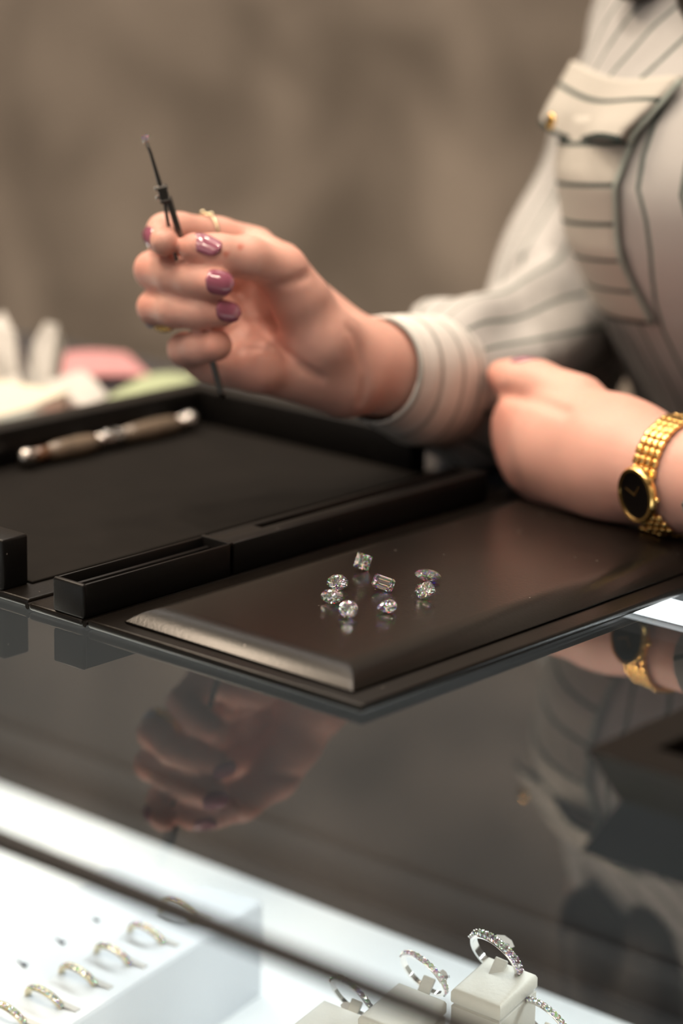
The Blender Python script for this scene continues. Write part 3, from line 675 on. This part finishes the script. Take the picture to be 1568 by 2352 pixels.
V3, F3 = surface_nets(fb, (-.92, .74, FZ-.005), (-.28, 1.26, .62), .0062); V3 = relax(V3, F3, 1, .4)
me = bpy.data.meshes.new('body')
Vs = np.concatenate([V1, V2, V3]); Fs = np.concatenate([F1, F2+len(V1), F3+len(V1)+len(V2)])
me.from_pydata(Vs.tolist(), [], Fs.tolist()); me.update()
# small red marks on the thumb are part of the skin colour
att = me.color_attributes.new('marks', 'FLOAT_COLOR', 'POINT'); cols = np.zeros((len(Vs), 4)); cols[:, 3] = 1
for (px, py, t, r) in ((552, 567, .970, .0011), (519, 584, .966, .0011)):
    c = D(px, py, t); rv = unit(ray(px, py)); q = V1-CAM; al = q @ rv; dist = np.linalg.norm(q-al[:, None]*rv, axis=1)
    k = (al < np.linalg.norm(c-CAM)+.02); cols[:len(V1), 0] = np.maximum(cols[:len(V1), 0], np.clip(1.5-dist/r, 0, 1)*k)
flush = [(372, 548, .975, 42), (330, 610, .99, 34), (500, 652, .965, 40), (332, 700, .99, 32), (505, 720, .97, 36), (505, 792, .975, 40), (440, 570, .968, 44), (655, 590, .995, 50), (600, 850, 1.0, 60), (640, 700, 1.0, 70),
         (1170, 960, 1.05, 60), (1180, 1030, 1.05, 55), (1215, 1085, 1.045, 50), (1150, 860, 1.06, 50)]
n12 = len(V1)+len(V2)
for px, py, t, r in flush:
    c = D(px, py, t); dist = np.linalg.norm(Vs[:n12]-c, axis=1); cols[:n12, 1] = np.maximum(cols[:n12, 1], np.clip(1.6-dist/(r*t/FPX), 0, 1))
att.data.foreach_set('color', cols.ravel())
nt = M['skin'].node_tree; b_ = nt.nodes['Principled BSDF']; at = nt.nodes.new('ShaderNodeVertexColor'); at.layer_name = 'marks'
sp = nt.nodes.new('ShaderNodeSeparateColor'); nt.links.new(at.outputs[0], sp.inputs[0]); src = b_.inputs['Base Color'].links[0].from_socket
f2 = mixn(nt, math_(nt, 'MULTIPLY', sp.outputs[1], .40), src, (.70, .27, .20))
nt.links.new(mixn(nt, math_(nt, 'MULTIPLY', sp.outputs[0], .75), f2, (.50, .10, .06)), b_.inputs['Base Color'])
body = link('body', me, M['skin'], pe, smooth=True)

# finger nails
def nail(name, px, py, t, r_px, dirv, nrm, ln, wd):
    A = D(px, py, t); r = r_px*t/FPX; n = unit(nrm); d = unit(dirv - n*(np.array(dirv) @ n)); s = np.cross(d, n); mb = MB(); k = 12
    def surf(u, v, lift):
        ang = v*wd/r; cur = 1-.30*max(0, u)**2*.5
        return A + d*u*ln + (n*math.cos(ang)+s*math.sin(ang))*(r*cur + lift) - n*(.0011*max(0, u)**2)
    rows = []
    for i in range(k+1):
        u = -1+2*i/k; wv = (1-abs(u)**3.0)**.5 if abs(u) < 1 else 0; wv = max(wv, .02)
        top = [surf(u, v*wv, .00065-.0005*abs(v)**3) for v in np.linspace(-1, 1, k+1)]; bot = [surf(u, v*wv, -.0008) for v in np.linspace(1, -1, k+1)]
        rows.append(top+bot)
    mb.loft(rows); return mb.build(name, M['nail'], body, True)
nail('fingernail', 470, 578, .9700, 41, idir(-.86, .50, .1), idir(.05, .45, .9), .0070, .0046)
nail('fingernail', 499, 654, .9665, 38, idir(1, -.08, .15), idir(.25, .12, 1), .0058, .0054)
nail('fingernail', 514, 719, .9715, 33, idir(1, -.05, .25), idir(.45, .10, .9), .0056, .0046)
nail('fingernail', 371, 549, .9760, 36, idir(.1, -.35, 1), idir(-1, .12, .34), .0056, .0046)

nail('fingernail', 1200, 868, 1.053, 46, idir(-1, -.1, -.1), idir(.1, 1, .05), .0062, .0052)

# --- blouse
def torso_ring(z, n=72):
    zs = [-.17, -.10, -.03, .02, .05, .075, .10, .13, .155, .18, .21, .245, .275, .30, .318]
    yf = [1.00, .975, .945, .918, .896, .878, .860, .853, .862, .878, .896, .916, .935, .960, .975]
    hw = [.165, .158, .154, .154, .156, .158, .160, .162, .162, .162, .163, .165, .160, .115, .070]
    yb = [1.24, 1.22, 1.18, 1.16, 1.15, 1.14, 1.13, 1.125, 1.12, 1.12, 1.12, 1.115, 1.105, 1.09, 1.06]
    f_, h_, k_ = (float(np.interp(z, zs, q)) for q in (yf, hw, yb)); out = []
    for a in np.linspace(0, 2*PI, n, endpoint=False):
        ca, sa = math.cos(a), math.sin(a); p = 2.35
        k = (abs(ca)**p+abs(sa)**p)**(-1/p); fold = .0028*math.sin(9*a+14*z)*max(0, 1-abs(z-.05)/.16)
        out.append(np.array([TX+ca*k*(h_+fold), (f_+k_)/2+sa*k*((k_-f_)/2+fold), z]))
    return out
zs = np.linspace(-.17, .318, 40); rings = [torso_ring(z) for z in zs]; nT = 72
uvs = []
for i, z in enumerate(zs):
    wig = .0035*math.sin(z*42)+.0020*math.sin(z*95+1)
    uvs.append([(j/nT*.86 + wig - .75*max(0, z-.168) + .004*math.sin(j*.5+z*20), z) for j in range(nT+1)])
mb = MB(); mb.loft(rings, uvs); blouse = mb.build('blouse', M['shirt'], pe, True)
def torso_pt(a_x, z, off):                                        # a point on the front of the blouse at given X
    r = np.array(torso_ring(z, 360)); fr = r[r[:, 1] < (r[:, 1].min()+r[:, 1].max())/2]; o = np.argsort(fr[:, 0]); fr = fr[o]
    y = np.interp(a_x, fr[:, 0], fr[:, 1]); e = .004; y2 = np.interp(a_x+e, fr[:, 0], fr[:, 1]); y1 = np.interp(a_x-e, fr[:, 0], fr[:, 1])
    n = unit(np.array([(y2-y1)/(2*e), -1, .0])); return np.array([a_x, y, z]) + n*off
def patch(name, grid, th, mt, parent, vscale=1.0, uv=True):
    n, m_ = len(grid), len(grid[0]); mb = MB(); fs = []; us = []; back = []
    for i in range(n):
        for j in range(m_):
            a = grid[min(i+1, n-1)][j]-grid[max(i-1, 0)][j]; b = grid[i][min(j+1, m_-1)]-grid[i][max(j-1, 0)]; nn = np.cross(a, b); nn = nn/max(np.linalg.norm(nn), 1e-9)
            if nn[1] > 0: nn = -nn
            back.append(grid[i][j]-nn*th)
    vs = [q for r in grid for q in r]+back; N = n*m_; L_ = np.concatenate([[0], np.cumsum([np.linalg.norm(grid[i+1][m_//2]-grid[i][m_//2]) for i in range(n-1)])])*vscale
    U = lambda k: (L_[(k % N)//m_], (k % m_)/m_)
    for i in range(n-1):
        for j in range(m_-1):
            a, b, c, d = i*m_+j, i*m_+j+1, (i+1)*m_+j+1, (i+1)*m_+j; fs += [(a, b, c, d), (N+a, N+d, N+c, N+b)]
    for i in range(n-1):
        for j in (0, m_-1): a, d = i*m_+j, (i+1)*m_+j; fs.append((a, d, N+d, N+a))
    for j in range(m_-1):
        for i in (0, n-1): a, b = i*m_+j, i*m_+j+1; fs.append((a, b, N+b, N+a))
    mb.add(vs, fs, [[U(k) for k in f] for f in fs]); return mb.build(name, mt, parent, True)
PXN = lambda z: float(np.interp(z, [.06, .085, .105, .125, .15, .165, .182], [-.596, -.601, -.603, -.602, -.598, -.588, -.579]))                  # near and far edge of the breast pocket
PXF = lambda z: -.6640+.004*math.sin((z-.07)*30)
zz = np.linspace(.066, .155, 26)
grid = [[torso_pt(PXN(z)+(PXF(z)-PXN(z))*v, z+.008*(.5-v), .0026+.0030*math.sin(PI*v)) for v in np.linspace(0, 1, 14)] for z in zz]
pocket = patch('breast_pocket', grid, .0012, M['pocket'], blouse)
MB().tube([torso_pt(PXN(z)+.0004, z+.004, .0030) for z in zz], .0011, 8).build('pocket_piping', M['piping'], pocket, True)
grid = []
for i, z in enumerate(np.linspace(.1465, .1730, 14)):
    k = i/13; row = []
    for v in np.linspace(0, 1, 18):
        x = PXN(z)+.001+(PXF(z)-PXN(z)-.002)*v; zo = z + .003*(.5-v) + (1-k)*(.0022*math.sin(v*2*PI*1.1+.6)) + k*.0018*math.sin(v*2*PI*1.0+2.2)
        row.append(torso_pt(x, zo, .0050+.0035*(1-k)*(1+math.sin(v*2*PI*1.1+1.0))))
    grid.append(row)
flap = patch('pocket_flap', grid, .0012, M['pocket'], blouse)
bp = torso_pt(-.640, .1515, .0135); MB().lathe([(0, -.0005), (.0030, -.0004), (.0036, .0003), (.0030, .0012), (.0010, .0014), (0, .0012)], bp, unit([-.35, -.9, .1]), 18).build('button', M['gold'], flap, True)
MB().tube([torso_pt(PXN(z)+.0008, z, .0052) for z in np.linspace(.148, .174, 12)], .0010, 8).build('flap_piping', M['piping'], flap, True)
# sleeves: gathered cloth tubes
def sleeve(name, pts, rad, mt, parent, sag=None, fold=.0, nf=7, k=6, n=48, circ=False, seed=0, keepcap=False, thick=None):
    path = spline(pts, k); m_ = len(path); rr = np.interp(np.linspace(0, 1, m_), np.linspace(0, 1, len(rad)), rad); sg = np.interp(np.linspace(0, 1, m_), np.linspace(0, 1, len(sag or [0, 0])), sag or [0, 0])
    base = tube_rings(path, 1.0, n); rings = []; uv = []; ln = np.concatenate([[0], np.cumsum([np.linalg.norm(path[i+1]-path[i]) for i in range(m_-1)])])
    rg = np.random.default_rng(seed); ph = rg.uniform(0, 6.28, 6)
    for i in range(m_):
        q = []; s = i/(m_-1); env = min(1, s*5)*min(1, (1-s)*5+.3) if not circ else .3
        for j in range(n):
            a = 2*PI*j/n; d = base[i][j]-path[i]
            f_ = fold*env*(math.sin(nf*a+ph[0]+5*s)+.7*math.sin(3*a+9*s*2+ph[1])+.8*math.sin(26*s+2*a+ph[2]))
            p = path[i]+d*(rr[i]+f_); p = p - Z0*sg[i]*rr[i]*max(0, -d[2])
            if p[1] < .93: p[2] = max(p[2], .0042 if p[1] < .832 else .0010)
            q.append(p)
        rings.append(q)
        if circ: uv.append([(ln[i]+.0012*math.sin(2*PI*j/n*2), j/n) for j in range(n+1)])
        else: uv.append([(j/n*2*PI*.034+.002*math.sin(s*17), ln[i]) for j in range(n+1)])
    mb = MB(); mb.loft(rings, uv, cap=False)
    me_o = mb.build(name, mt, parent, True); so = me_o.modifiers.new('cloth', 'SOLIDIFY'); so.thickness = .0009; so.offset = -1; return me_o
px_ = lambda r, t: r*t/FPX
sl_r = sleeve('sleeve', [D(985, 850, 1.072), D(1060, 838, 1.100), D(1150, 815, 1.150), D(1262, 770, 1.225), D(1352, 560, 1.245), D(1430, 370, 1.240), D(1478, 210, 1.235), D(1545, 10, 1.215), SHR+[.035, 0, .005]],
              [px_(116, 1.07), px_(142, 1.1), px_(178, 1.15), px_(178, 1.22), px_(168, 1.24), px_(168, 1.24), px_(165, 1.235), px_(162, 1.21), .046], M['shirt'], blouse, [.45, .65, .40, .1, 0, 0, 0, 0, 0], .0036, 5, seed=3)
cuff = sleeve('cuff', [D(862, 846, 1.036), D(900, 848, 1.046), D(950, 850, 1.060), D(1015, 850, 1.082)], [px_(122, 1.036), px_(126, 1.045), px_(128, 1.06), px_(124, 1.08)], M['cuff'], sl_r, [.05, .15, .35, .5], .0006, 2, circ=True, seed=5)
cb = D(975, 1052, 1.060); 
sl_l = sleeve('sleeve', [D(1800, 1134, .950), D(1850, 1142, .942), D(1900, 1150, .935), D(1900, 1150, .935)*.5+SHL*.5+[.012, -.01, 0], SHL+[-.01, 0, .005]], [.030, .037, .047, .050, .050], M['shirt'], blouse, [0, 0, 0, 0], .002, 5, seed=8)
mb = MB(); zc_ = np.linspace(0, 1, 8)
mb.loft([[np.array([TX+math.cos(a)*r_, 1.010+math.sin(a)*r_*.95, z+.012*math.sin(a)]) for a in np.linspace(0, 2*PI, 32, endpoint=False)] for r_, z in ((.088, .305), (.076, .318), (.064, .335), (.060, .350), (.063, .352), (.068, .338), (.080, .320))], cap=False)
mb.build('collar', M['cuff'], blouse, True)
# trousers
ft_ = sdf_field([(.02, .02, [(p[0], p[1], p[2], p[3]+.010, p[4]+.010) for p in legs if p[2][2] > -.95] + [('c', (TX-.07, 1.13, -.13), (TX+.07, 1.13, -.13), .115, .115)])])
Vt, Ft = surface_nets(ft_, (TX-.24, .98, -.99), (TX+.24, 1.29, .02), .0075); me = bpy.data.meshes.new('trousers'); me.from_pydata(relax(Vt, Ft, 2).tolist(), [], Ft.tolist()); me.update(); link('trousers', me, M['trousers'], pe, True)
# hair: cap and long locks falling in front of the shoulders
hp = [('e', HC+[0, .022, .022], np.eye(3), (.086, .092, .098))]
for x0, x1, y1, z1, r1 in ((-.078, -.098, .905, .215, .016), (-.082, -.060, .900, .205, .014), (-.075, -.120, .945, .225, .016), (.078, .085, .930, .22, .02), (.08, .11, .96, .22, .02), (-.06, -.05, 1.12, .23, .03), (0, 0, 1.13, .23, .035), (.06, .05, 1.12, .23, .03)):
    a = HC+[x0, .02, .03]; mid = np.array([TX+x0*1.25, (HC[1]+y1)/2+.02, .38]); e = np.array([TX+x1, y1, z1]); hp += [('c', a, mid, .028, .028), ('c', mid, e, .028, r1)]
cut = lambda X: np.maximum(sdf_field([(.012, .012, hp)])(X), -ell_d(X, HC+[0, -.075, -.035], np.eye(3), (.064, .080, .088)))
Vh, Fh_ = surface_nets(cut, (TX-.19, .83, .16), (TX+.19, 1.20, .64), .006); me = bpy.data.meshes.new('hair'); me.from_pydata(relax(Vh, Fh_, 2).tolist(), [], Fh_.tolist()); me.update(); link('hair', me, M['hair'], pe, True)
for sg in (-1, 1):
    MB().lathe([(0, -.003), (.0105, -.001), (.0118, .001), (.009, .004), (0, .0055)], HC+[sg*.031, -.086, .006], (0, -1, 0), 16).build('eye', mat('eye_white', (.75, .73, .7), .2), body, True)
    MB().lathe([(0, 0), (.0052, .0003), (.004, .001), (0, .0012)], HC+[sg*.031, -.0908, .006], (0, -1, 0), 14).build('iris', mat('brown_iris', (.05, .025, .012), .1), body, True)
MB().tube([HC+[-.022, -.094, -.063], HC+[-.008, -.1005, -.0605], HC+[.008, -.1005, -.0605], HC+[.022, -.094, -.063]], [.002, .0052, .0052, .002], 10).build('lips', mat('lip_colour', (.45, .16, .15), .4), body, True)

# ================================================================== WORN AND HELD THINGS
# tweezers
tw = thing('tweezers', 'dark steel locking tweezers held upright between thumb and index finger', 'tweezers', tuple(D(425, 600, .9755)))
q = lambda px, py, dt=0: D(px, py, .960+(py-310)*5.4e-5+dt)
nv = idir(.2, 0, 1)
MB().tube([q(336, 326), q(346, 352), q(358, 392), q(372, 440), q(380, 466)], [.0008, .0008, .0010, .0014, .0014], 10, .8).build('shaft', M['steel'], tw, True)
MB().tube(spline([q(386, 452), q(403, 508), q(416, 552), q(431, 597), q(462, 720), q(488, 830), q(512, 914)]), .0013, 10, .6, nv).build('arm', M['steel'], tw, True)
MB().tube(spline([q(377, 455), q(384, 502), q(392, 545), q(404, 590), q(450, 720), q(484, 830), q(511, 914)]), .0007, 10, .8, nv).build('arm', M['steel'], tw, True)
sd = unit(q(378, 460)-q(369, 425)); 
sa1 = unit(np.cross(sd, FW)); sa2 = unit(np.cross(sa1, sd)); b = MB(); b.rbox(q(376, 446), (sa1, sd, sa2), (.0018, .0034, .0022), .0005); b.rbox(q(372, 431), (sa1, sd, sa2), (.0021, .0006, .0025), .0003); b.rbox(q(380, 460), (sa1, sd, sa2), (.0021, .0006, .0025), .0003)
b.build('locking_slider', M['steel'], tw)
b = MB(); b.rbox(q(365, 431), (unit(np.cross(sd, FW)), sd, unit(np.cross(np.cross(sd, FW), sd))), (.0018, .0009, .0012), .0004); b.rbox(q(368, 452), (unit(np.cross(sd, FW)), sd, unit(np.cross(np.cross(sd, FW), sd))), (.0018, .0009, .0012), .0004)
b.build('slider_lug', M['steel_light'], tw)
b = MB(); tp_ = unit(q(336, 326)-q(346, 352)); s1, s2 = unit(np.cross(tp_, FW)), unit(np.cross(tp_, np.cross(tp_, FW)))
for a in range(4): d = s1*math.cos(a*PI/2+.6)+s2*math.sin(a*PI/2+.6); b.tube([q(337, 328), q(337, 328)+d*.0012+tp_*.001, q(335, 318)+d*.0013, q(334, 312)+d*.0009], [.0005, .0005, .0004, .0004], 6)
b.build('gripping_claws', M['steel_light'], tw, True)
mb = MB(); place_gem(mb, 'round', .0018, q(335, 313), tp_, RT); o = mb.build('diamond', M['gem']); tag(o, 'tiny diamond gripped at the tip of the tweezers', 'diamond')
# finger rings of the raised hand
def worn_ring(label, a, b_, r_px, t, wire, mt):
    A, B_ = D(*a), D(*b_); ax = unit(B_-A); c = (A+B_)/2; g = thing('finger_ring', label, 'ring', tuple(c)); torus_mb(MB0 := MB(), c, ax, r_px*t/FPX, wire, 48, 8, wid=1.3); MB0.build('band', mt, g, True); return g, c, ax
g1, c1, a1 = worn_ring('thin gold ring with tiny beads on the index finger', (475, 541, 1.006), (458, 538, 1.003), 48, 1.004, .00055, M['gold_pale'])
for k in range(4):
    b = MB(); d = unit(UP*math.cos(-.5+.55*k)+ unit(np.cross(UP, a1))*math.sin(-.5+.55*k)*-1); d = unit(d - a1*(d @ a1)); b.lathe([(0, -.001), (.0009, -.0006), (.0011, 0), (.0009, .0006), (0, .001)], c1+d*(48*1.004/FPX+.0007), d, 10); b.build('bead', M['gold_pale'], g1, True)
g2, c2, a2 = worn_ring('wide gold ring with a pale blue stone on the ring finger', (388, 709, 1.002), (370, 707, .9985), 43, 1.0, .0013, M['gold'])
dn = unit(idir(-.75, -.45, -.1)); dn = unit(dn - a2*(dn @ a2)*.4); MB().lathe([(0, -.001), (.0036, -.001), (.0040, .0003), (.0030, .0022), (0, .0028)], c2+dn*(43/FPX)*.98, dn, 18).build('pale_blue_stone', M['opal'], g2, True)
for k in range(6):
    b = MB(); d = unit(-UP*math.cos(-.7+.28*k)+unit(-FW)*math.sin(-.7+.28*k)); d = unit(d - a2*(d @ a2)); b.lathe([(0, -.001), (.0010, -.0006), (.0013, .0002), (.0008, .0012), (0, .0014)], c2+d*(43/FPX+.0008), d, 10); b.build('bead', M['gold'], g2, True)
g3, c3, a3 = worn_ring('small silver ring on the resting hand, seen only at its left edge', (1196, 1036, 1.058), (1188, 1038, 1.065), 53, 1.066, .0009, M['steel_light'])
# wrist watch
wt = thing('wrist_watch', 'gold bracelet watch with an oval black dial on the resting wrist', 'watch', tuple(D(1470, 1075, 1.0)))
WAx = unit(D(1560, 1098, .985)-D(1440, 1062, 1.006)); WC = D(1585, 1100, .982); rW = 122*.9985/FPX
e_up = unit(UP - WAx*(UP @ WAx)); e_cam = unit(-FW - WAx*(-FW @ WAx)); e_cam = unit(e_cam - e_up*(e_cam @ e_up))
def wpt(a, off, along):
    rs = np.linspace(.008, .040, 65); d_ = e_cam*math.cos(a)+e_up*math.sin(a); X = WC + WAx*along + d_*rs[:, None]
    v = fl(X); k = np.argmax(v > 0) if (v > 0).any() else 64
    return WC + d_*(rs[k]+off) + WAx*along
def wfr(a): return WAx, -e_cam*math.sin(a)+e_up*math.cos(a), e_cam*math.cos(a)+e_up*math.sin(a)
slant = lambda a: (a+.05)*-.0030                                   # the bracelet lies slightly askew on the wrist
A0 = -.28
links = []
arcs = [a for a in np.arange(.36, 2*PI-.95, .165)]
for a in arcs:
    aa = A0+a; 
    b = MB()
    for k in range(4): b.rbox(wpt(aa, .0014, slant(min(aa, 1.8))-.0030+k*.0030-.004), wfr(aa), (.00135, .00185, .00085), .0006)
    b.build('bracelet_link', M['gold'], wt, True)
for a in (-.40, -.56, -.72): 
    b = MB()
    for k in range(4): b.rbox(wpt(A0+a, .0014, slant(A0+a)-.0040-.0030+k*.0030), wfr(A0+a), (.00135, .00160, .00085), .0006)
    b.build('bracelet_link', M['gold'], wt, True)
wc = wpt(A0, .0016, slant(A0)-.004); x_, y_, n_ = wfr(A0)
def oval(rx, ry, h): return [wc + x_*math.cos(t)*rx + y_*math.sin(t)*ry + n_*h for t in np.linspace(0, 2*PI, 36, endpoint=False)]
MB().loft([oval(.0080, .0098, -.0012), oval(.0094, .0112, .0002), oval(.0094, .0112, .0020), oval(.0088, .0106, .0030), oval(.0078, .0094, .0032), oval(.0076, .0092, .0024)]).build('case', M['gold'], wt, angle=40)
MB().loft([oval(.0076, .0092, .0018), oval(.0076, .0092, .00255)]).build('dial', M['dial'], wt)
b = MB()
for ang, ln in ((.5, .0040), (-1.2, .0052)): d = y_*math.cos(ang)+x_*math.sin(ang); b.rbox(wc+n_*.0027+d*ln/2, (d, np.cross(n_, d), n_), (ln/2, .00025, .00008))
b.build('hands', M['gold'], wt)
MB().lathe([(0, 0), (.0011, 0), (.0011, .0015), (0, .0018)], wc+x_*.0093+n_*.0012, x_, 12).build('crown', M['gold'], wt, True)
